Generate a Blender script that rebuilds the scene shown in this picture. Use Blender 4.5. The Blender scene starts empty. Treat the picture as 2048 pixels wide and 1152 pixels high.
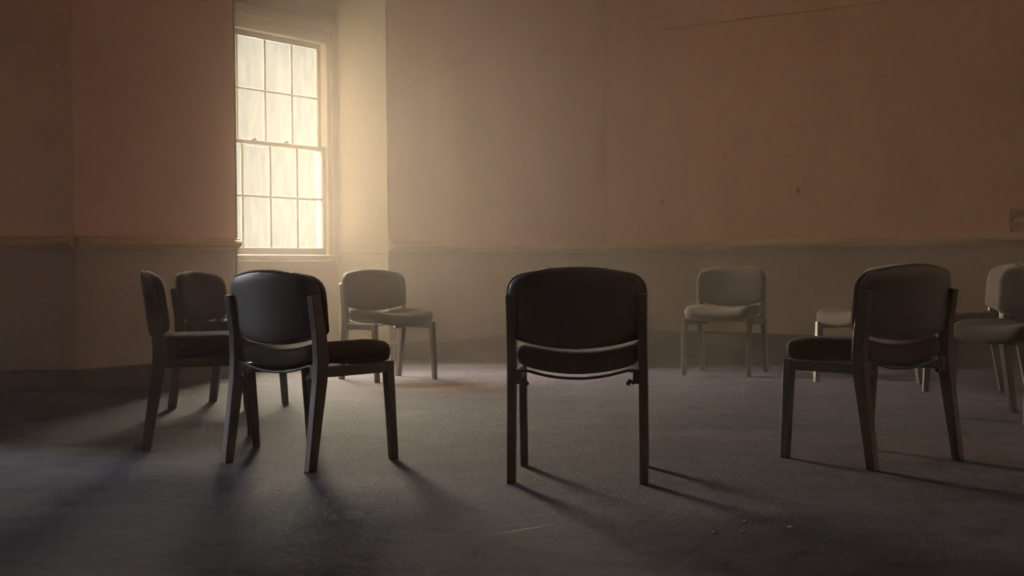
import bpy, bmesh, math, random
from mathutils import Vector, Matrix
random.seed(7)
sc = bpy.context.scene
C = sc.collection

# ------------------------------------------------------------------ camera
F_PX, CAM_H, HORIZON, ROLL = 2990.0, 0.82, 536.0, 0.0095
cam_d = bpy.data.cameras.new('camera')
cam_d.sensor_width = 36.0
cam_d.lens = F_PX / 2048.0 * 36.0
cam_d.clip_start = 0.02
cam = bpy.data.objects.new('camera', cam_d)
C.objects.link(cam)
PITCH = math.atan((576.0 - HORIZON) / F_PX)
cam.location = (0, 0, CAM_H)
cam.rotation_euler = (Matrix.Rotation(math.pi / 2 - PITCH, 3, 'X') @ Matrix.Rotation(-ROLL, 3, 'Z')).to_euler()
sc.camera = cam

# ------------------------------------------------------------------ light
SKY, SUN, EXPO, HAZE, DUST = 1.35, 500.0, -0.88, 0.0055, 0.025
world = bpy.data.worlds.new('overcast_sky')
sc.world = world
world.use_nodes = True
bg = world.node_tree.nodes['Background']
bg.inputs['Color'].default_value = (0.88, 0.95, 1.0, 1)
bg.inputs['Strength'].default_value = SKY
sun_d = bpy.data.lights.new('soft_sun', 'SUN')
sun_d.energy = SUN
sun_d.angle = math.radians(76)
sun_d.color = (1.0, 0.925, 0.875)
sun = bpy.data.objects.new('soft_sun', sun_d)
C.objects.link(sun)
sun.rotation_euler = Vector((0.50, -0.76, -0.38)).to_track_quat('-Z', 'Y').to_euler()
sun.location = (-8, 18, 8)
vs = sc.view_settings
vs.view_transform = 'Standard'
vs.look = 'None'
vs.gamma = 1.0
vs.use_curve_mapping = False
vs.exposure = EXPO
sc.cycles.max_bounces = 9
sc.cycles.diffuse_bounces = 6
sc.cycles.transparent_max_bounces = 9
sc.cycles.volume_bounces = 2
sc.cycles.sample_clamp_indirect = 8.0
sc.cycles.blur_glossy = 1.0

# ------------------------------------------------------------------ helpers
def tag(o, label=None, cat=None, group=None, kind=None):
    if label: o['label'] = label
    if cat: o['category'] = cat
    if group: o['group'] = group
    if kind: o['kind'] = kind
    return o

def obj(name, bm, mats, parent=None, smooth=False):
    me = bpy.data.meshes.new(name)
    bmesh.ops.recalc_face_normals(bm, faces=bm.faces)
    if smooth:
        for f in bm.faces: f.smooth = True
    bm.to_mesh(me); bm.free()
    for m in (mats if isinstance(mats, (list, tuple)) else [mats]):
        me.materials.append(m)
    o = bpy.data.objects.new(name, me)
    C.objects.link(o)
    if parent: o.parent = parent
    return o

def empty(name, loc=(0, 0, 0), rz=0.0, parent=None):
    o = bpy.data.objects.new(name, None)
    C.objects.link(o)
    o.location = loc; o.rotation_euler = (0, 0, rz); o.empty_display_size = 0.1
    if parent: o.parent = parent
    return o

def add_box(bm, c, s, bevel=0.0, rot=None, mi=0):
    r = bmesh.ops.create_cube(bm, size=1.0)
    vs_ = r['verts']
    for v in vs_:
        v.co = Vector((v.co.x * s[0], v.co.y * s[1], v.co.z * s[2]))
    if bevel > 0:
        es = list({e for v in vs_ for e in v.link_edges})
        b = bmesh.ops.bevel(bm, geom=es, offset=bevel, segments=2, affect='EDGES', profile=0.5)
        vs_ = list({v for f in b['faces'] for v in f.verts} | {v for v in vs_ if v.is_valid})
    for v in vs_:
        if rot: v.co = rot @ v.co
        v.co += Vector(c)
    for f in {f for v in vs_ for f in v.link_faces}:
        f.material_index = mi

def add_tube(bm, pts, rad, n=8, closed=False, cap=True):
    pts = [Vector(p) for p in pts]
    rings = []
    N = len(pts)
    up = Vector((0, 0, 1))
    for i, p in enumerate(pts):
        if closed: t = pts[(i + 1) % N] - pts[i - 1]
        else: t = pts[min(i + 1, N - 1)] - pts[max(i - 1, 0)]
        t.normalize()
        a = t.cross(up)
        if a.length < 1e-3: a = t.cross(Vector((0, 1, 0)))
        a.normalize(); b = t.cross(a)
        r = rad[i] if isinstance(rad, (list, tuple)) else rad
        rings.append([bm.verts.new(p + a * r * math.cos(k * 2 * math.pi / n) + b * r * math.sin(k * 2 * math.pi / n)) for k in range(n)])
    M = N if closed else N - 1
    for i in range(M):
        A, B = rings[i], rings[(i + 1) % N]
        for k in range(n):
            bm.faces.new((A[k], A[(k + 1) % n], B[(k + 1) % n], B[k]))
    if cap and not closed:
        bm.faces.new(rings[0]); bm.faces.new(rings[-1])

def prism(bm, prof, fa, fb):
    """profile (list of 2-D points) placed by two functions into 3-D and bridged"""
    A = [bm.verts.new(fa(*p)) for p in prof]
    B = [bm.verts.new(fb(*p)) for p in prof]
    n = len(prof)
    for i in range(n):
        bm.faces.new((A[i], A[(i + 1) % n], B[(i + 1) % n], B[i]))
    bm.faces.new(A); bm.faces.new(B)

# ------------------------------------------------------------------ materials
def newmat(name):
    m = bpy.data.materials.new(name); m.use_nodes = True
    nt = m.node_tree
    return m, nt, nt.nodes, nt.links, nt.nodes['Principled BSDF']

def noise(nt, vec, scale, detail=5, rough=0.6, dist=0.0):
    n = nt.nodes.new('ShaderNodeTexNoise')
    n.inputs['Scale'].default_value = scale; n.inputs['Detail'].default_value = detail
    n.inputs['Roughness'].default_value = rough; n.inputs['Distortion'].default_value = dist
    nt.links.new(vec, n.inputs['Vector'])
    return n.outputs['Fac']

def mapped(nt, sxyz=(1, 1, 1), loc=(0, 0, 0)):
    g = nt.nodes.new('ShaderNodeNewGeometry')
    mp = nt.nodes.new('ShaderNodeMapping')
    mp.inputs['Scale'].default_value = sxyz; mp.inputs['Location'].default_value = loc
    nt.links.new(g.outputs['Position'], mp.inputs['Vector'])
    return mp.outputs['Vector']

def ramp(nt, fac, stops):
    r = nt.nodes.new('ShaderNodeValToRGB')
    e = r.color_ramp.elements
    while len(e) < len(stops): e.new(0.5)
    for i, (p, c) in enumerate(stops):
        e[i].position = p; e[i].color = (c if len(c) == 4 else (*c, 1))
    nt.links.new(fac, r.inputs['Fac'])
    return r.outputs['Color']

def mixc(nt, fac, a, b, mode='MIX'):
    m = nt.nodes.new('ShaderNodeMix'); m.data_type = 'RGBA'; m.blend_type = mode
    for s, v in ((m.inputs[0], fac), (m.inputs[6], a), (m.inputs[7], b)):
        if isinstance(v, bpy.types.NodeSocket): nt.links.new(v, s)
        elif isinstance(v, (int, float)): s.default_value = v
        else: s.default_value = (*v, 1)
    return m.outputs[2]

def math_n(nt, op, a, b=None, clamp=False):
    m = nt.nodes.new('ShaderNodeMath'); m.operation = op; m.use_clamp = clamp
    for i, v in enumerate((a, b)):
        if v is None: continue
        if isinstance(v, bpy.types.NodeSocket): nt.links.new(v, m.inputs[i])
        else: m.inputs[i].default_value = v
    return m.outputs[0]

def bump(nt, height, strength, dist, bsdf):
    b = nt.nodes.new('ShaderNodeBump')
    b.inputs['Strength'].default_value = strength; b.inputs['Distance'].default_value = dist
    nt.links.new(height, b.inputs['Height'])
    nt.links.new(b.outputs['Normal'], bsdf.inputs['Normal'])

def stain(nt, centre, radii, rot=0.0, wob=0.5, nscale=9.0):
    """soft irregular spot around a point in the room: 1 in the middle, 0 outside"""
    g = nt.nodes.new('ShaderNodeNewGeometry')
    sub = nt.nodes.new('ShaderNodeVectorMath'); sub.operation = 'SUBTRACT'
    nt.links.new(g.outputs['Position'], sub.inputs[0]); sub.inputs[1].default_value = centre
    rt = nt.nodes.new('ShaderNodeVectorRotate'); rt.rotation_type = 'Z_AXIS'
    nt.links.new(sub.outputs[0], rt.inputs['Vector']); rt.inputs['Angle'].default_value = rot
    sc_ = nt.nodes.new('ShaderNodeVectorMath'); sc_.operation = 'DIVIDE'
    nt.links.new(rt.outputs[0], sc_.inputs[0]); sc_.inputs[1].default_value = radii
    ln = nt.nodes.new('ShaderNodeVectorMath'); ln.operation = 'LENGTH'
    nt.links.new(sc_.outputs[0], ln.inputs[0])
    n = noise(nt, g.outputs['Position'], nscale, 4, 0.6)
    w = math_n(nt, 'MULTIPLY', math_n(nt, 'SUBTRACT', n, 0.5), wob * 4)
    return math_n(nt, 'SUBTRACT', 1.0, math_n(nt, 'ADD', ln.outputs['Value'], w), clamp=True)

def plaster(name, col, var, spots=(), rough=0.85):
    m, nt, N, L, b = newmat(name)
    v = mapped(nt, (1, 1, 0.45))
    big = noise(nt, v, 1.1, 4, 0.55)
    fine = noise(nt, mapped(nt, (1, 1, 1)), 26, 4, 0.6)
    lo = tuple(c * (1 - var) for c in col); hi = tuple(min(1, c * (1 + var)) for c in col)
    c = ramp(nt, big, [(0.3, lo), (0.7, hi)])
    c = mixc(nt, 0.10, c, ramp(nt, fine, [(0.3, (0.25, 0.2, 0.16)), (0.7, (1, 0.95, 0.88))]), 'SOFT_LIGHT')
    for centre, radii, tint, k in spots:
        s = math_n(nt, 'MULTIPLY', stain(nt, centre, radii), k)
        c = mixc(nt, s, c, tint)
    L.new(c, b.inputs['Base Color'])
    b.inputs['Roughness'].default_value = rough
    b.inputs['Specular IOR Level'].default_value = 0.25
    bump(nt, mixc(nt, 0.6, big, fine), 0.25, 0.01, b)
    return m

OCHRE = (0.85, 0.565, 0.435)
M = {}
M['wall_ochre'] = plaster('wall_ochre_paint', OCHRE, 0.06)
M['niche'] = plaster('niche_cream_paint', (0.46, 0.41, 0.33), 0.04)
M['dado'] = plaster('dado_brown_paint', (0.36, 0.29, 0.25), 0.09)
M['rail'] = plaster('rail_ochre_gloss', (0.58, 0.41, 0.25), 0.05, rough=0.5)
M['skirting'] = plaster('skirting_dark_paint', (0.042, 0.034, 0.034), 0.12, rough=0.6)
M['sash'] = plaster('sash_darkened_paint', (0.15, 0.13, 0.10), 0.06, rough=0.6)  # shade put into the colour: darkened so sunlit bars stay dimmer than panes
M['ceiling'] = plaster('ceiling_offwhite', (0.86, 0.78, 0.68), 0.03)
M['joinery'] = plaster('window_cream_gloss', (0.40, 0.355, 0.28), 0.04, rough=0.45)

def mat_floor():
    m, nt, N, L, b = newmat('worn_grey_floor')
    p = mapped(nt, (1, 1, 1))
    a = noise(nt, mapped(nt, (0.55, 1.0, 1)), 1.6, 6, 0.6, 0.4)
    d = noise(nt, mapped(nt, (1.0, 0.9, 1)), 7.0, 7, 0.68, 0.5)
    e = noise(nt, p, 55, 4, 0.6)
    c = ramp(nt, a, [(0.30, (0.020, 0.0175, 0.030)), (0.52, (0.033, 0.029, 0.044)), (0.72, (0.051, 0.046, 0.063))])
    c = mixc(nt, 0.9, c, ramp(nt, d, [(0.33, (0.10, 0.10, 0.11)), (0.46, (0.42, 0.42, 0.42)), (0.58, (0.56, 0.55, 0.55)), (0.72, (0.80, 0.77, 0.75))]), 'OVERLAY')
    c = mixc(nt, 0.35, c, ramp(nt, e, [(0.3, (0.3, 0.3, 0.3)), (0.7, (0.7, 0.7, 0.7))]), 'OVERLAY')
    # rusty brown stain in the middle of the ring and a pale scrape in the foreground
    s1 = math_n(nt, 'MULTIPLY', stain(nt, (-0.50, 10.4, 0), (0.55, 0.60, 1), 0.0, 0.35, 5), 0.85)
    c = mixc(nt, s1, c, (0.14, 0.075, 0.038))
    s2 = math_n(nt, 'MULTIPLY', stain(nt, (0.03, 4.68, 0), (0.14, 0.016, 1), math.radians(-42), 0.25, 30), 0.8)
    c = mixc(nt, s2, c, (0.20, 0.17, 0.155))
    s3 = math_n(nt, 'MULTIPLY', stain(nt, (2.0, 6.6, 0), (0.9, 0.7, 1), 0.2, 0.5, 3), 0.35)
    c = mixc(nt, s3, c, (0.10, 0.06, 0.05))
    L.new(c, b.inputs['Base Color'])
    L.new(ramp(nt, d, [(0.3, (0.8,) * 3), (0.7, (0.95,) * 3)]), b.inputs['Roughness'])
    b.inputs['Specular IOR Level'].default_value = 0.08
    bump(nt, mixc(nt, 0.35, d, e), 0.9, 0.035, b)
    return m
M['floor'] = mat_floor()

def mat_simple(name, col, rough, spec=0.4, nscale=60, var=0.2, bmp=0.15, sheen=0.0, metal=0.0):
    m, nt, N, L, b = newmat(name)
    tc = N.new('ShaderNodeTexCoord')
    n = noise(nt, tc.outputs['Object'], nscale, 4, 0.6)
    L.new(ramp(nt, n, [(0.3, tuple(c * (1 - var) for c in col)), (0.7, tuple(c * (1 + var) for c in col))]), b.inputs['Base Color'])
    b.inputs['Roughness'].default_value = rough
    b.inputs['Specular IOR Level'].default_value = spec
    b.inputs['Metallic'].default_value = metal
    if sheen:
        b.inputs['Sheen Weight'].default_value = sheen; b.inputs['Sheen Roughness'].default_value = 0.5
    bump(nt, n, bmp, 0.003, b)
    return m
M['fabric'] = mat_simple('charcoal_brown_fabric', (0.033, 0.023, 0.022), 0.95, 0.12, 260, 0.35, 0.4)
M['shell'] = mat_simple('dark_plastic_shell', (0.019, 0.015, 0.015), 0.40, 0.65, 120, 0.12, 0.06)
M['leg'] = mat_simple('dark_brown_leg', (0.034, 0.024, 0.021), 0.45, 0.4, 30, 0.2, 0.05)
M['iron'] = mat_simple('black_iron', (0.020, 0.018, 0.018), 0.5, 0.5, 80, 0.2, 0.1)
M['pipe_trim'] = mat_simple('pale_worn_piping', (0.12, 0.10, 0.085), 0.5, 0.4, 60, 0.2, 0.1)
M['plate'] = mat_simple('dull_wall_plate', (0.52, 0.32, 0.19), 0.6, 0.4, 25, 0.5, 0.2)
M['bracket'] = mat_simple('painted_bracket', (0.80, 0.68, 0.55), 0.5, 0.4, 25, 0.2, 0.2)
M['cable'] = mat_simple('brown_cable', (0.50, 0.29, 0.16), 0.6, 0.4, 25, 0.1, 0.1)
M['chip'] = mat_simple('white_plaster_chip', (0.22, 0.20, 0.19), 0.9, 0.2, 90, 0.15, 0.3)

def mat_pane(name, tint, grime):
    """old window glass: clear, with a film of dirt that holds back some of the light in streaks"""
    m, nt, N, L, b = newmat(name)
    N.remove(b)
    tr = N.new('ShaderNodeBsdfTransparent')
    gl = N.new('ShaderNodeBsdfGlossy'); gl.inputs['Roughness'].default_value = 0.15
    n = noise(nt, mapped(nt, (3, 3, 0.9)), 2.2, 5, 0.6, 0.8)
    L.new(ramp(nt, n, [(0.35, tint), (0.75, tuple(c * (1 - grime) for c in tint))]), tr.inputs['Color'])
    m2 = N.new('ShaderNodeMixShader'); m2.inputs[0].default_value = 0.03
    L.new(tr.outputs[0], m2.inputs[1]); L.new(gl.outputs[0], m2.inputs[2])
    L.new(m2.outputs[0], N['Material Output'].inputs['Surface'])
    return m
M['pane_warm'] = mat_pane('yellowed_dusty_glass', (0.93, 0.895, 0.78), 0.10)
M['pane_clear'] = mat_pane('dusty_glass', (0.84, 0.88, 0.92), 0.2)

# ------------------------------------------------------------------ room plan (metres; x right, y away from the camera)
CEIL, DADO, TH = 4.2, 0.985, 0.30
d = Vector((math.sin(math.radians(31.5)), math.cos(math.radians(31.5)), 0))    # along the window wall, away
n_in = Vector((d.y, -d.x, 0))                                                    # into the room
NR = Vector((-1.093, 13.40, 0))              # niche, far edge
NL = NR - d * 2.031                          # niche, near edge
CR = NR + d * 1.721                          # far corner of the window wall
CL = NR - d * 3.659                          # projecting corner at the left
DEPTH = 0.565
NRb, NLb = NR - n_in * DEPTH, NL - n_in * DEPTH
EC = Vector((1.061, 16.60, 0))               # corner to the right-hand wall
rdir = Vector((3.254, -4.0, 0)).normalized()
RW = EC + rdir * 9.6
FL_ = Vector((-4.7, 10.22, 0))
BACK = -2.2

def wall(name, a, b, out, z0=0.0, z1=CEIL, mats=None, dado=DADO, th=TH):
    """wall slab from a to b; 'out' points away from the room; lower face band takes the dado paint"""
    bm = bmesh.new()
    zs = [z0] + ([dado] if dado and z0 < dado < z1 else []) + [z1]
    up = Vector((0, 0, 1))
    for i in range(len(zs) - 1):
        q = [bm.verts.new(p + up * z) for p, z in ((a, zs[i]), (b, zs[i]), (b, zs[i + 1]), (a, zs[i + 1]))]
        r = [bm.verts.new(v.co + out * th) for v in q]
        mi = 1 if (dado and zs[i + 1] <= dado + 1e-6) else 0
        fs = [bm.faces.new(q), bm.faces.new(r[::-1])]
        for k in range(4):
            fs.append(bm.faces.new((q[k], q[(k + 1) % 4], r[(k + 1) % 4], r[k])))
        for f in fs: f.material_index = mi
    o = obj(name, bm, mats or [M['wall_ochre'], M['dado']])
    return tag(o, kind='structure')

# the floor and the ceiling
plan = [Vector((-4.7, BACK, 0)), Vector((RW.x, BACK, 0)), RW, EC, CR, NR, NRb, NLb, NL, CL, FL_]
def slab(name, z, mat, th):
    bm = bmesh.new()
    a = [bm.verts.new((p.x, p.y, z)) for p in plan]; bm.faces.new(a)
    b = [bm.verts.new((p.x, p.y, z + th)) for p in plan]; bm.faces.new(b[::-1])
    for i in range(len(plan)):
        j = (i + 1) % len(plan); bm.faces.new((a[i], a[j], b[j], b[i]))
    return tag(obj(name, bm, mat), kind='structure')
slab('floor', 0.0, M['floor'], -0.15)
slab('ceiling', CEIL, M['ceiling'], 0.15)

# right-hand wall with its stains
def on_right(px, y_px):
    k = (px - 1024) / F_PX
    s = (EC.x - k * EC.y) / (k * rdir.y - rdir.x)
    p = EC + rdir * s
    hz = HORIZON - (px - 1024) * ROLL
    return Vector((p.x, p.y, CAM_H + (hz - y_px) / F_PX * p.y)), s
sp = []
for px, py, r, k in ((1597, 381, 0.045, 0.85), (1583, 374, 0.02, 0.8), (1326, 405, 0.055, 0.5), (1500, 300, 0.35, 0.18)):
    p, _ = on_right(px, py)
    sp.append((tuple(p), (r, r, r), (0.22, 0.13, 0.08) if k > 0.3 else (0.66, 0.50, 0.32), k))
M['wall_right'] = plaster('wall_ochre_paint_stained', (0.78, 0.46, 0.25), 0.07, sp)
r_out = Vector((-rdir.y, rdir.x, 0)); r_out = r_out if r_out.x > 0 else -r_out
wall('wall_right', EC, RW, r_out, mats=[M['wall_right'], M['dado']])
e_dir = (EC - CR).normalized(); e_out = Vector((-e_dir.y, e_dir.x, 0))
wall('wall_end', CR, EC, e_out)
wall('wall_window_far', NR, CR, -n_in, th=DEPTH)
wall('wall_window_near', CL, NL, -n_in, th=DEPTH)
wall('wall_front_left', FL_, CL, Vector((0, 1, 0)))
wall('wall_back', Vector((-4.7, BACK, 0)), Vector((RW.x, BACK, 0)), Vector((0, -1, 0)))
wall('wall_side_right', RW, Vector((RW.x, BACK, 0)), Vector((1, 0, 0)))

# niche: cream skins on the two reveals, wall round the window, head above
WZ0, WZ1 = 0.90, 3.00                       # rough opening
W_A, W_B = 0.075, 1.785               # along -d from NRb
def nb(t): return NRb - d * t
NICHE = [M['niche'], M['dado']]
NICHE1 = [M['niche'], M['niche']]
def skin(name, a, b, out, z0, z1, mats): return wall(name, a, b, out, z0, z1, mats, DADO, 0.012)
skin('wall_reveal_far', NRb + n_in * 0.0, NR, -d, 0, CEIL, NICHE1).location = -d * 0.012
skin('wall_reveal_near', NL, NLb, d, 0, CEIL, NICHE1).location = d * 0.012
wall('wall_niche_below', nb(0), nb(2.031), -n_in, 0, WZ0, NICHE1, None, 0.2)
wall('wall_niche_above', nb(0), nb(2.031), -n_in, WZ1, CEIL, NICHE1, None, 0.2)
wall('wall_niche_far', nb(0), nb(W_A), -n_in, WZ0, WZ1, NICHE1, None, 0.2)
wall('wall_niche_near', nb(W_B), nb(2.031), -n_in, WZ0, WZ1, NICHE1, None, 0.2)

# left side wall out of frame, with the second window of the room
S0, S1, SZ0, SZ1 = 7.2, 7.95, 0.45, 2.10
xl = Vector((-4.7, 0, 0)); yv = Vector((0, 1, 0)); xo = Vector((-1, 0, 0))
wall('wall_side_left_near', xl + yv * BACK, xl + yv * S0, xo)
wall('wall_side_left_far', xl + yv * S1, xl + yv * 10.22, xo)
wall('wall_side_left_below', xl + yv * S0, xl + yv * S1, xo, 0, SZ0)
wall('wall_side_left_above', xl + yv * S0, xl + yv * S1, xo, SZ1, CEIL, dado=None)

# chair rails and baseboards
RAIL = [(0, 0.985), (0.012, 0.985), (0.018, 0.997), (0.036, 1.003), (0.050, 1.018), (0.052, 1.036), (0.042, 1.050), (0.026, 1.056), (0.020, 1.068), (0, 1.072)]
BASE = [(0, 0), (0.022, 0), (0.022, 0.125), (0.016, 0.140), (0.008, 0.150), (0, 0.150)]
def run(name, prof, a, b, inn, mat, ea=0.0, eb=0.0):
    t = (b - a).normalized()
    a2, b2 = a - t * ea, b + t * eb
    bm = bmesh.new()
    prism(bm, prof, lambda o, z: a2 + inn * (o + 0.0005) + Vector((0, 0, z)), lambda o, z: b2 + inn * (o + 0.0005) + Vector((0, 0, z)))
    return tag(obj(name, bm, mat), kind='structure')
SEGS = [('right', EC, RW, -r_out, 0, 0), ('end', CR, EC, -e_out, 0.02, 0), ('window_far', NR, CR, n_in, 0.0, 0.005),
        ('window_near', CL, NL, n_in, 0.0, 0.02), ('front_left', FL_, CL, Vector((0, -1, 0)), 0, -0.02)]
for i, (nm, a, b, inn, ea, eb) in enumerate(SEGS):
    run('trim_%d' % (i + 1), RAIL, a, b, inn, M['rail'], ea, eb)
    run('baseboard_' + nm, BASE, a, b, inn, M['skirting'], 0, 0)
BEAD = [(0, 0.955), (0.010, 0.955), (0.014, 0.962), (0.010, 0.969), (0, 0.969)]
run('trim_6', BEAD, NRb - d * 0.012 + n_in * 0.005, NR - d * 0.012 - n_in * 0.005, -d, M['joinery'])
run('baseboard_niche', BASE, nb(2.0), nb(0.02), n_in, M['skirting'])
# plain board covering the projecting corner at the left
bm = bmesh.new()
add_box(bm, (CL.x - 0.046, CL.y - 0.005, (CEIL + DADO) / 2), (0.082, 0.009, CEIL - DADO - 0.02), 0.002)
add_box(bm, (CL.x - 0.046, CL.y - 0.005, DADO / 2), (0.082, 0.009, DADO), 0.002, None, 1)
tag(obj('trim_7', bm, [M['wall_ochre'], M['dado']]), kind='structure')

# ------------------------------------------------------------------ windows
def window(name, org, ax, inn, w, z0, z1, cols, sash_gap, pane_mat, margin, locks=True):
    """sash window: org = one lower corner on the inner wall face, ax = along the wall, inn = into the room.
    Upper sash on the outer track, lower sash on the inner one."""
    root = empty(name, org)
    tag(root, kind='structure')
    rm = Matrix((ax, -inn, Vector((0, 0, 1)))).transposed()       # local x along, y outwards, z up
    root.rotation_euler = rm.to_euler()
    # frame: jambs, head, sill
    fw = margin
    bm = bmesh.new(); H = z1 - z0
    add_box(bm, (fw / 2, 0.055, H / 2), (fw, 0.13, H), 0.006)
    add_box(bm, (w - fw / 2, 0.055, H / 2), (fw, 0.13, H), 0.006)
    add_box(bm, (w / 2, 0.055, H - 0.07), (w - 2 * fw, 0.13, 0.14), 0.006)
    obj('frame', bm, M['joinery'], root)
    bm = bmesh.new()                                               # raised casing round the opening
    add_box(bm, (0.0, -0.014, H / 2), (0.09, 0.026, H + 0.06), 0.006)
    add_box(bm, (w, -0.014, H / 2), (0.09, 0.026, H + 0.06), 0.006)
    add_box(bm, (w / 2, -0.016, H + 0.02), (w + 0.12, 0.030, 0.10), 0.006)
    add_box(bm, (fw - 0.012, -0.004, H / 2), (0.02, 0.02, H - 0.1), 0.004)
    add_box(bm, (w - fw + 0.012, -0.004, H / 2), (0.02, 0.02, H - 0.1), 0.004)
    obj('casing', bm, M['joinery'], root)
    bm = bmesh.new()
    add_box(bm, (w / 2, 0.02, 0.028), (w + 0.02, 0.20, 0.05), 0.010)
    add_box(bm, (w / 2, -0.012, -0.035), (w - 0.02, 0.022, 0.07), 0.006)
    obj('sill', bm, M['joinery'], root)
    gx0, gx1 = fw, w - fw
    gz0, gz1 = 0.055, H - 0.14
    mid = (gz0 + gz1) / 2
    st, mt = 0.045, 0.022
    pane_me = None
    for k, (a, b, y) in enumerate(((gz0, mid + 0.02, 0.022), (mid - 0.02, gz1, 0.022 + sash_gap))):
        s = empty('sash', (0, y, 0), 0, root)
        bm = bmesh.new()
        add_box(bm, (gx0 + st / 2, 0, (a + b) / 2), (st, 0.028, b - a), 0.003)
        add_box(bm, (gx1 - st / 2, 0, (a + b) / 2), (st, 0.028, b - a), 0.003)
        rb, rt = (0.06, 0.036) if k == 0 else (0.036, 0.05)
        add_box(bm, ((gx0 + gx1) / 2, 0, a + rb / 2), (gx1 - gx0 - 2 * st, 0.028, rb), 0.003)
        add_box(bm, ((gx0 + gx1) / 2, 0, b - rt / 2), (gx1 - gx0 - 2 * st, 0.028, rt), 0.003)
        obj('sash_frame', bm, M['sash'], s)
        x0, x1, q0, q1 = gx0 + st, gx1 - st, a + rb, b - rt
        cw = (x1 - x0 - (cols - 1) * mt) / cols
        chh = (q1 - q0 - mt) / 2
        for c in range(1, cols):
            bm = bmesh.new(); add_box(bm, (x0 + c * cw + (c - 0.5) * mt, 0, (q0 + q1) / 2), (mt, 0.016, q1 - q0), 0.004); obj('muntin', bm, M['sash'], s)
        bm = bmesh.new(); add_box(bm, ((x0 + x1) / 2, 0.001, (q0 + q1) / 2), (x1 - x0, 0.014, mt), 0.004); obj('muntin', bm, M['sash'], s)
        for r in range(2):
            for c in range(cols):
                if pane_me is None:
                    bm = bmesh.new(); add_box(bm, (0, 0, 0), (cw + 0.006, 0.002, chh + 0.006))
                    p = obj('pane', bm, pane_mat, s); pane_me = p.data
                else:
                    p = bpy.data.objects.new('pane', pane_me); C.objects.link(p); p.parent = s
                p.location = (x0 + c * (cw + mt) + cw / 2, -0.002, q0 + r * (chh + mt) + chh / 2)
        if k == 0 and locks:
            for fx in (0.36, 0.64):
                bm = bmesh.new()
                add_box(bm, (0, 0, 0.006), (0.07, 0.030, 0.012), 0.003)
                add_box(bm, (0.01, 0, 0.018), (0.026, 0.020, 0.014), 0.004)
                lk = obj('sash_lock', bm, M['sash'], s); lk.location = (gx0 + fx * (gx1 - gx0), 0, b)
    # portal that guides the sky light through the opening
    pd = bpy.data.lights.new('window_portal', 'AREA'); pd.shape = 'RECTANGLE'; pd.size = gx1 - gx0; pd.size_y = gz1 - gz0
    pd.cycles.is_portal = True
    po = bpy.data.objects.new('window_portal', pd); C.objects.link(po)
    po.parent = root; po.location = ((gx0 + gx1) / 2, 0.12, (gz0 + gz1) / 2); po.rotation_euler = (-math.pi / 2, 0, 0)
    return root
o1 = nb(W_B); o1.z = WZ0
window('window_1', o1, d, n_in, W_B - W_A, WZ0, WZ1, 4, 0.048, M['pane_warm'], 0.105)
window('window_2', Vector((-4.7, S0, SZ0)), Vector((0, 1, 0)), Vector((1, 0, 0)), S1 - S0, SZ0, SZ1, 2, 0.048, M['pane_clear'], 0.10)

# ------------------------------------------------------------------ chairs
def outline(hw, z_top, z_side_top, z_bot_side, z_bot_mid, r):
    """closed outline of the backrest: arched top, rounded upper corners, bellied lower edge"""
    pts = []
    n = 9
    for i in range(n):                                      # lower edge, left to right
        t = -1 + 2 * i / (n - 1)
        pts.append((hw * 0.93 * t, z_bot_mid + (z_bot_side - z_bot_mid) * t * t))
    pts.append((hw * 0.985, z_bot_side + 0.018))
    pts.append((hw, (z_bot_side + z_side_top) / 2))
    for i in range(6):                                      # right upper corner
        a = i / 5 * math.pi / 2 * 0.93
        pts.append((hw - r + r * math.cos(a), z_side_top - r + r * math.sin(a)))
    for i in range(1, 8):                                   # arched top
        t = 1 - 2 * i / 8
        x = (hw - r) * t
        pts.append((x, z_top - (z_top - z_side_top) * t * t))
    for i in range(6):
        a = math.pi / 2 * 0.93 * (1 - i / 5)
        pts.append((-(hw - r) - r * math.cos(a), z_side_top - r + r * math.sin(a)))
    pts.append((-hw, (z_bot_side + z_side_top) / 2))
    pts.append((-hw * 0.985, z_bot_side + 0.018))
    return pts

def back_y(x, z):       # front face of the shell: leaning back and hollowed sideways
    return -0.158 - 0.13 * (z - 0.42) - 0.050 * (1 - (x / 0.27) ** 2)

def pad(bm, out, ctr, place, prof):
    """closed cushion over an outline. prof = list of (scale, offset) from the rear rim round to the front centre"""
    rings = []
    for s, off in prof:
        if s == 0: rings.append([bm.verts.new(place(ctr[0], ctr[1], off))]); continue
        rings.append([bm.verts.new(place(ctr[0] + (x - ctr[0]) * s, ctr[1] + (z - ctr[1]) * s, off)) for x, z in out])
    n = len(out)
    for A, B in zip(rings, rings[1:]):
        if len(A) == 1 and len(B) == 1: continue
        for i in range(n):
            j = (i + 1) % n
            if len(A) == 1: bm.faces.new((A[0], B[j], B[i]))
            elif len(B) == 1: bm.faces.new((A[i], A[j], B[0]))
            else: bm.faces.new((A[i], A[j], B[j], B[i]))

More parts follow.
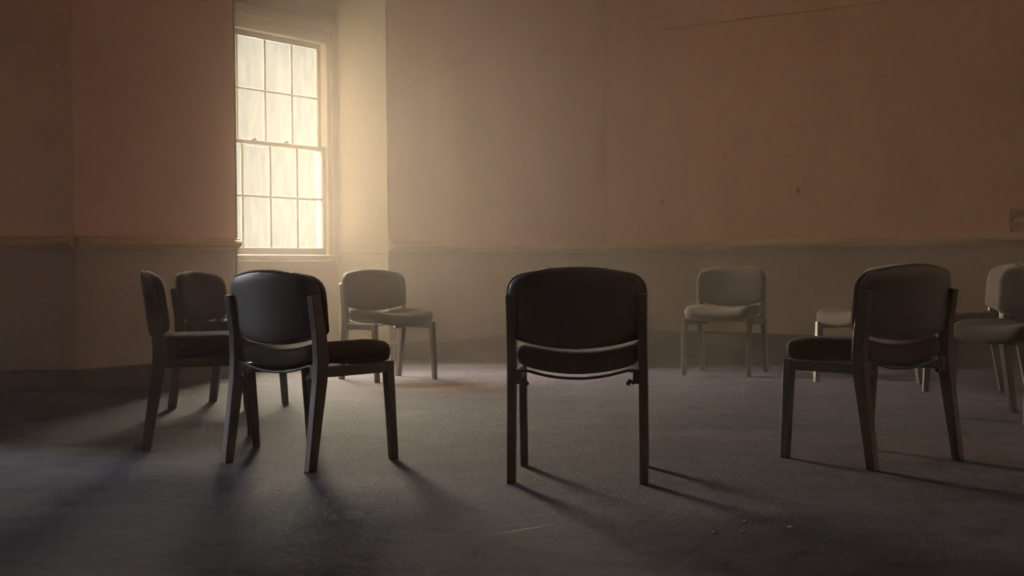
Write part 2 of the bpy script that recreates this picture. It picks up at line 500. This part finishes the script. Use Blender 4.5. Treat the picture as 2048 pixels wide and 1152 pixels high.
def strip(bm, path, width, x, th, bev=0.004):
    """flat bar bent in the side plane: path of (y, z), width across the path, thickness along x"""
    L_, R_ = [], []
    N = len(path)
    for i, (y, z) in enumerate(path):
        a = path[max(i - 1, 0)]; b = path[min(i + 1, N - 1)]
        t = Vector((b[0] - a[0], b[1] - a[1])).normalized(); nrm = Vector((-t.y, t.x))
        w = width[i] / 2
        L_.append((y + nrm.x * w, z + nrm.y * w)); R_.append((y - nrm.x * w, z - nrm.y * w))
    if path[0][1] < 0.01:                                     # level foot with a clipped heel
        for S in (L_, R_): S[0] = (S[0][0], 0.0)
    loop = L_ + R_[::-1]
    prism(bm, loop, lambda y, z: Vector((x - th / 2, y, z)), lambda y, z: Vector((x + th / 2, y, z)))
    bmesh.ops.recalc_face_normals(bm, faces=bm.faces)
    es = [e for e in bm.edges if len(e.link_faces) == 2 and e.calc_face_angle(0) > 0.9]
    bmesh.ops.bevel(bm, geom=es, offset=bev, segments=2, affect='EDGES', profile=0.5)

def make_chair():
    root = empty('guest_chair')
    for s in (-1, 1):
        bm = bmesh.new()
        strip(bm, [(-0.250, 0), (-0.218, 0.20), (-0.190, 0.37), (-0.183, 0.45), (-0.192, 0.56), (-0.222, 0.718)], [0.044, 0.052, 0.060, 0.064, 0.056, 0.044], s * 0.252, 0.034)
        obj('leg', bm, M['leg'], root)
        bm = bmesh.new()
        strip(bm, [(0.250, 0), (0.236, 0.20), (0.224, 0.36), (0.220, 0.425)], [0.036, 0.042, 0.048, 0.050], s * 0.250, 0.030)
        obj('leg', bm, M['leg'], root)
        bm = bmesh.new()
        add_box(bm, (s * 0.250, 0.018, 0.400), (0.024, 0.376, 0.044), 0.004)
        obj('side_rail', bm, M['leg'], root)
        bm = bmesh.new()                                       # clip on the inner face of each rear leg
        add_box(bm, (s * 0.227, -0.196, 0.402), (0.028, 0.026, 0.056), 0.004)
        add_box(bm, (s * 0.212, -0.196, 0.424), (0.026, 0.020, 0.014), 0.004)
        add_box(bm, (s * 0.207, -0.196, 0.382), (0.030, 0.016, 0.013), 0.003, Matrix.Rotation(s * 0.5, 3, 'Y'))
        add_tube(bm, [(s * 0.195, -0.206, 0.376), (s * 0.195, -0.186, 0.376)], 0.009, 8)
        obj('clip', bm, M['iron'], root)
    bm = bmesh.new()
    add_tube(bm, [(x, -0.196, 0.394 + 0.034 * min(1, (abs(x) / 0.2)) ** 2 * (1 if abs(x) < 0.18 else 0.95)) for x in [(-0.218 + 0.436 * i / 20) for i in range(21)]], 0.0055, 8)
    obj('support_rod', bm, M['iron'], root, True)
    # seat: thick saddle cushion
    so = []
    hx, y0, y1, r = 0.246, -0.205, 0.275, 0.055
    for cx, cy, a0 in ((hx - r, y1 - r, 0), (-hx + r, y1 - r, 90), (-hx * 0.95 + r, y0 + r, 180), (hx * 0.95 - r, y0 + r, 270)):
        for i in range(6):
            a = math.radians(a0 + i * 18); so.append((cx + r * math.cos(a), cy + r * math.sin(a)))
    dense = []
    for i, p in enumerate(so):                                  # straight runs get points of their own so that the saddle can bend
        q = so[(i + 1) % len(so)]; dense.append(p)
        dd = math.hypot(q[0] - p[0], q[1] - p[1])
        for k in range(1, int(dd / 0.05)):
            t = k / int(dd / 0.05); dense.append((p[0] + (q[0] - p[0]) * t, p[1] + (q[1] - p[1]) * t))
    so = dense
    def seat_pt(x, y, o):
        f = max(0.0, (y - 0.12) / 0.155)
        sad = 0.046 * (x / 0.246) ** 2
        return Vector((x, y, 0.404 + o + sad * (1 - 0.35 * f) - 0.012 * f * f + 0.004))
    bm = bmesh.new()
    pad(bm, so, (0, 0.035), seat_pt, [(0, 0.004), (0.4, 0.004), (0.75, 0.002), (0.93, 0.002), (0.975, 0.008), (1.0, 0.025), (1.004, 0.045), (0.985, 0.064), (0.94, 0.076), (0.85, 0.083), (0.65, 0.087), (0.35, 0.088), (0, 0.088)])
    seat = obj('seat', bm, M['fabric'], root, True)
    # backrest: plastic shell behind, cushion in front, worn piping between them
    out = outline(0.270, 0.822, 0.800, 0.548, 0.508, 0.075)
    ctr = (0, 0.665)
    put = lambda x, z, o: Vector((x, back_y(x, z) + o, z))
    bm = bmesh.new()
    pad(bm, out, ctr, put, [(0, -0.014), (0.35, -0.014), (0.7, -0.014), (0.90, -0.013), (0.955, -0.010), (0.975, -0.004), (0.975, 0.003), (0.7, 0.003), (0.35, 0.003), (0, 0.003)])
    shell = obj('backrest_shell', bm, M['shell'], root, True)
    bm = bmesh.new()
    pad(bm, out, ctr, put, [(0, 0.001), (0.6, 0.001), (0.97, 0.001), (0.995, 0.008), (1.0, 0.020), (0.99, 0.036), (0.96, 0.046), (0.88, 0.053), (0.7, 0.058), (0.35, 0.060), (0, 0.060)])
    obj('backrest_cushion', bm, M['fabric'], root, True)
    bm = bmesh.new()
    add_tube(bm, [put(ctr[0] + (x - ctr[0]) * 0.985, ctr[1] + (z - ctr[1]) * 0.985, -0.002) for x, z in out], 0.0035, 6, closed=True)
    obj('piping', bm, M['pipe_trim'], shell, True)
    return root

def copy_tree(o, parent=None):
    c = o.copy(); C.objects.link(c); c.parent = parent
    for ch in list(o.children): copy_tree(ch, c)
    return c

CHAIRS = [
    (0.267, 5.917, -6.0, 'dark chair in the middle foreground seen squarely from behind, black back towards us'),
    (-0.870, 6.410, -38.1, 'near left chair seen from behind at an angle, window glint on its curved back'),
    (-1.493, 7.133, -77.5, 'leftmost chair, seen edge-on from the side, pale rim along its backrest'),
    (-1.720, 9.062, -107.0, 'hazy chair near the left wall, between the edge-on chair and the near left one'),
    (-0.930, 11.128, -142.8, 'pale hazy chair standing in front of the window niche, seat towards the right'),
    (0.330, 12.650, 180.0, 'far chair almost hidden behind the middle foreground chair, only its top edge showing'),
    (1.618, 11.379, 156.0, 'whole chair facing us alone before the right wall, light catching its front legs'),
    (2.457, 10.340, 115.0, 'chair mostly hidden behind the near right chair, seat corner and front leg showing'),
    (2.900, 9.350, 90.0, 'chair between the two right-hand ones, only a strip of its seat showing'),
    (2.680, 7.900, 122.0, 'rightmost dark chair cut off by the right edge of the picture'),
    (1.504, 6.289, 33.3, 'near right black chair seen from behind, its seat pointing left'),
]
proto = make_chair()
for i, (x, y, a, lab) in enumerate(CHAIRS):
    ch = proto if i == 0 else copy_tree(proto)
    ch.location = (x, y, 0.0); ch.rotation_euler = (0, 0, math.radians(a))
    tag(ch, lab, 'chair', 'chairs set out in a ring')

# ------------------------------------------------------------------ small things on the walls and the floor
pts = []
for i in range(15):
    px = 1330 + (1850 - 1330) * i / 14
    py = 60 - 60 * (px - 1330) / 480 + 0.8 * math.sin(i * 0.9)
    p, s = on_right(px, py)
    pts.append(p - r_out * 0.008)
bm = bmesh.new(); add_tube(bm, pts, 0.005, 8)
tag(obj('cable', bm, M['cable'], None, True), 'thin brown cable running along the top of the right wall', 'cable')

p, s = on_right(2037, 440)
wp = empty('wall_plate', p)
wp.rotation_euler = (0, 0, math.atan2(rdir.y, rdir.x))
bm = bmesh.new(); add_box(bm, (0, -0.009, 0), (0.15, 0.016, 0.20), 0.004); obj('back_plate', bm, M['plate'], wp)
for zz in (0.045, -0.045):
    bm = bmesh.new(); add_box(bm, (0, -0.020, zz), (0.05, 0.008, 0.05), 0.003); obj('switch', bm, M['cable'], wp)
tag(wp, 'worn dark wall plate above the rail at the right edge', 'wall plate')

zb = CAM_H + (HORIZON + 904 * ROLL - 132) / F_PX * 10.22
hb = empty('wall_hook', ((120 - 1024) / F_PX * 10.2, 10.22, zb))
bm = bmesh.new(); add_box(bm, (0, -0.006, 0), (0.032, 0.010, 0.155), 0.003); obj('back_plate', bm, M['bracket'], hb)
for zz in (0.05, -0.05):
    bm = bmesh.new(); add_tube(bm, [(0, -0.010, zz), (0, -0.028, zz), (0, -0.034, zz + 0.012)], [0.007, 0.006, 0.005], 8); obj('hook', bm, M['bracket'], hb, True)
tag(hb, 'small pale hook plate high on the wall beside the left corner', 'hook')

for px, py, which in ((1424, 1067, 'leftmost of the four tiny white plaster chips on the foreground floor'),
                      (1481, 1066, 'nearer of the two middle white plaster chips on the foreground floor'),
                      (1486, 1045, 'farther of the two middle white plaster chips on the foreground floor'),
                      (1576, 1056, 'rightmost of the four tiny white plaster chips on the foreground floor')):
    D = F_PX * CAM_H / (py - (HORIZON - (px - 1024) * ROLL))
    bm = bmesh.new()
    r = bmesh.ops.create_icosphere(bm, subdivisions=1, radius=1.0)
    for v in r['verts']:
        v.co = Vector((v.co.x * random.uniform(0.006, 0.012), v.co.y * random.uniform(0.006, 0.011), max(-0.5, v.co.z) * random.uniform(0.003, 0.005)))
    zmin = min(v.co.z for v in bm.verts)
    for v in bm.verts: v.co.z -= zmin
    o = obj('plaster_chip', bm, M['chip'])
    o.location = ((px - 1024) / F_PX * D, D, 0.0)
    tag(o, which, 'debris', 'plaster chips on the floor')

# ------------------------------------------------------------------ haze filling the room
m = bpy.data.materials.new('dusty_air'); m.use_nodes = True
nt = m.node_tree; nt.nodes.remove(nt.nodes['Principled BSDF'])
v = nt.nodes.new('ShaderNodeVolumeScatter')
v.inputs['Color'].default_value = (1.0, 0.88, 0.79, 1)
# dust hangs thickest in the air around the window and thins out into the room
g = nt.nodes.new('ShaderNodeNewGeometry')
sub = nt.nodes.new('ShaderNodeVectorMath'); sub.operation = 'SUBTRACT'; nt.links.new(g.outputs['Position'], sub.inputs[0]); sub.inputs[1].default_value = (-2.2, 10.8, 2.0)
dv = nt.nodes.new('ShaderNodeVectorMath'); dv.operation = 'DIVIDE'; nt.links.new(sub.outputs[0], dv.inputs[0]); dv.inputs[1].default_value = (2.9, 3.0, 2.4)
dt = nt.nodes.new('ShaderNodeVectorMath'); dt.operation = 'DOT_PRODUCT'; nt.links.new(dv.outputs[0], dt.inputs[0]); nt.links.new(dv.outputs[0], dt.inputs[1])
ex = math_n(nt, 'EXPONENT', math_n(nt, 'MULTIPLY', dt.outputs['Value'], -1.0))
dens = math_n(nt, 'ADD', math_n(nt, 'MULTIPLY', ex, DUST), HAZE)
nt.links.new(dens, v.inputs['Density'])
v.inputs["Anisotropy"].default_value = 0.0
nt.links.new(v.outputs['Volume'], nt.nodes['Material Output'].inputs['Volume'])
bm = bmesh.new()
e = 0.10                                     # the air ends inside the walls, behind the panes
air = [Vector((-4.7 - e, BACK - e, 0)), Vector((RW.x + e, BACK - e, 0)), RW + Vector((e, 0, 0)), EC + Vector((0, e, 0)), CR - n_in * e,
       NR - n_in * e + d * e * 0.5, NRb - n_in * e + d * e * 0.5, NLb - n_in * e - d * e * 0.5, NL - n_in * e - d * e * 0.5, CL - n_in * e, FL_ + Vector((-e, e, 0))]
A = [bm.verts.new((p.x, p.y, -e)) for p in air]; B = [bm.verts.new((p.x, p.y, CEIL + e)) for p in air]
bm.faces.new(A); bm.faces.new(B[::-1])
for k in range(len(air)):
    q = (k + 1) % len(air); bm.faces.new((A[k], A[q], B[q], B[k]))
hz = obj('dusty_haze', bm, m)
tag(hz, 'thin warm dusty haze hanging in the whole room', 'haze', kind='stuff')
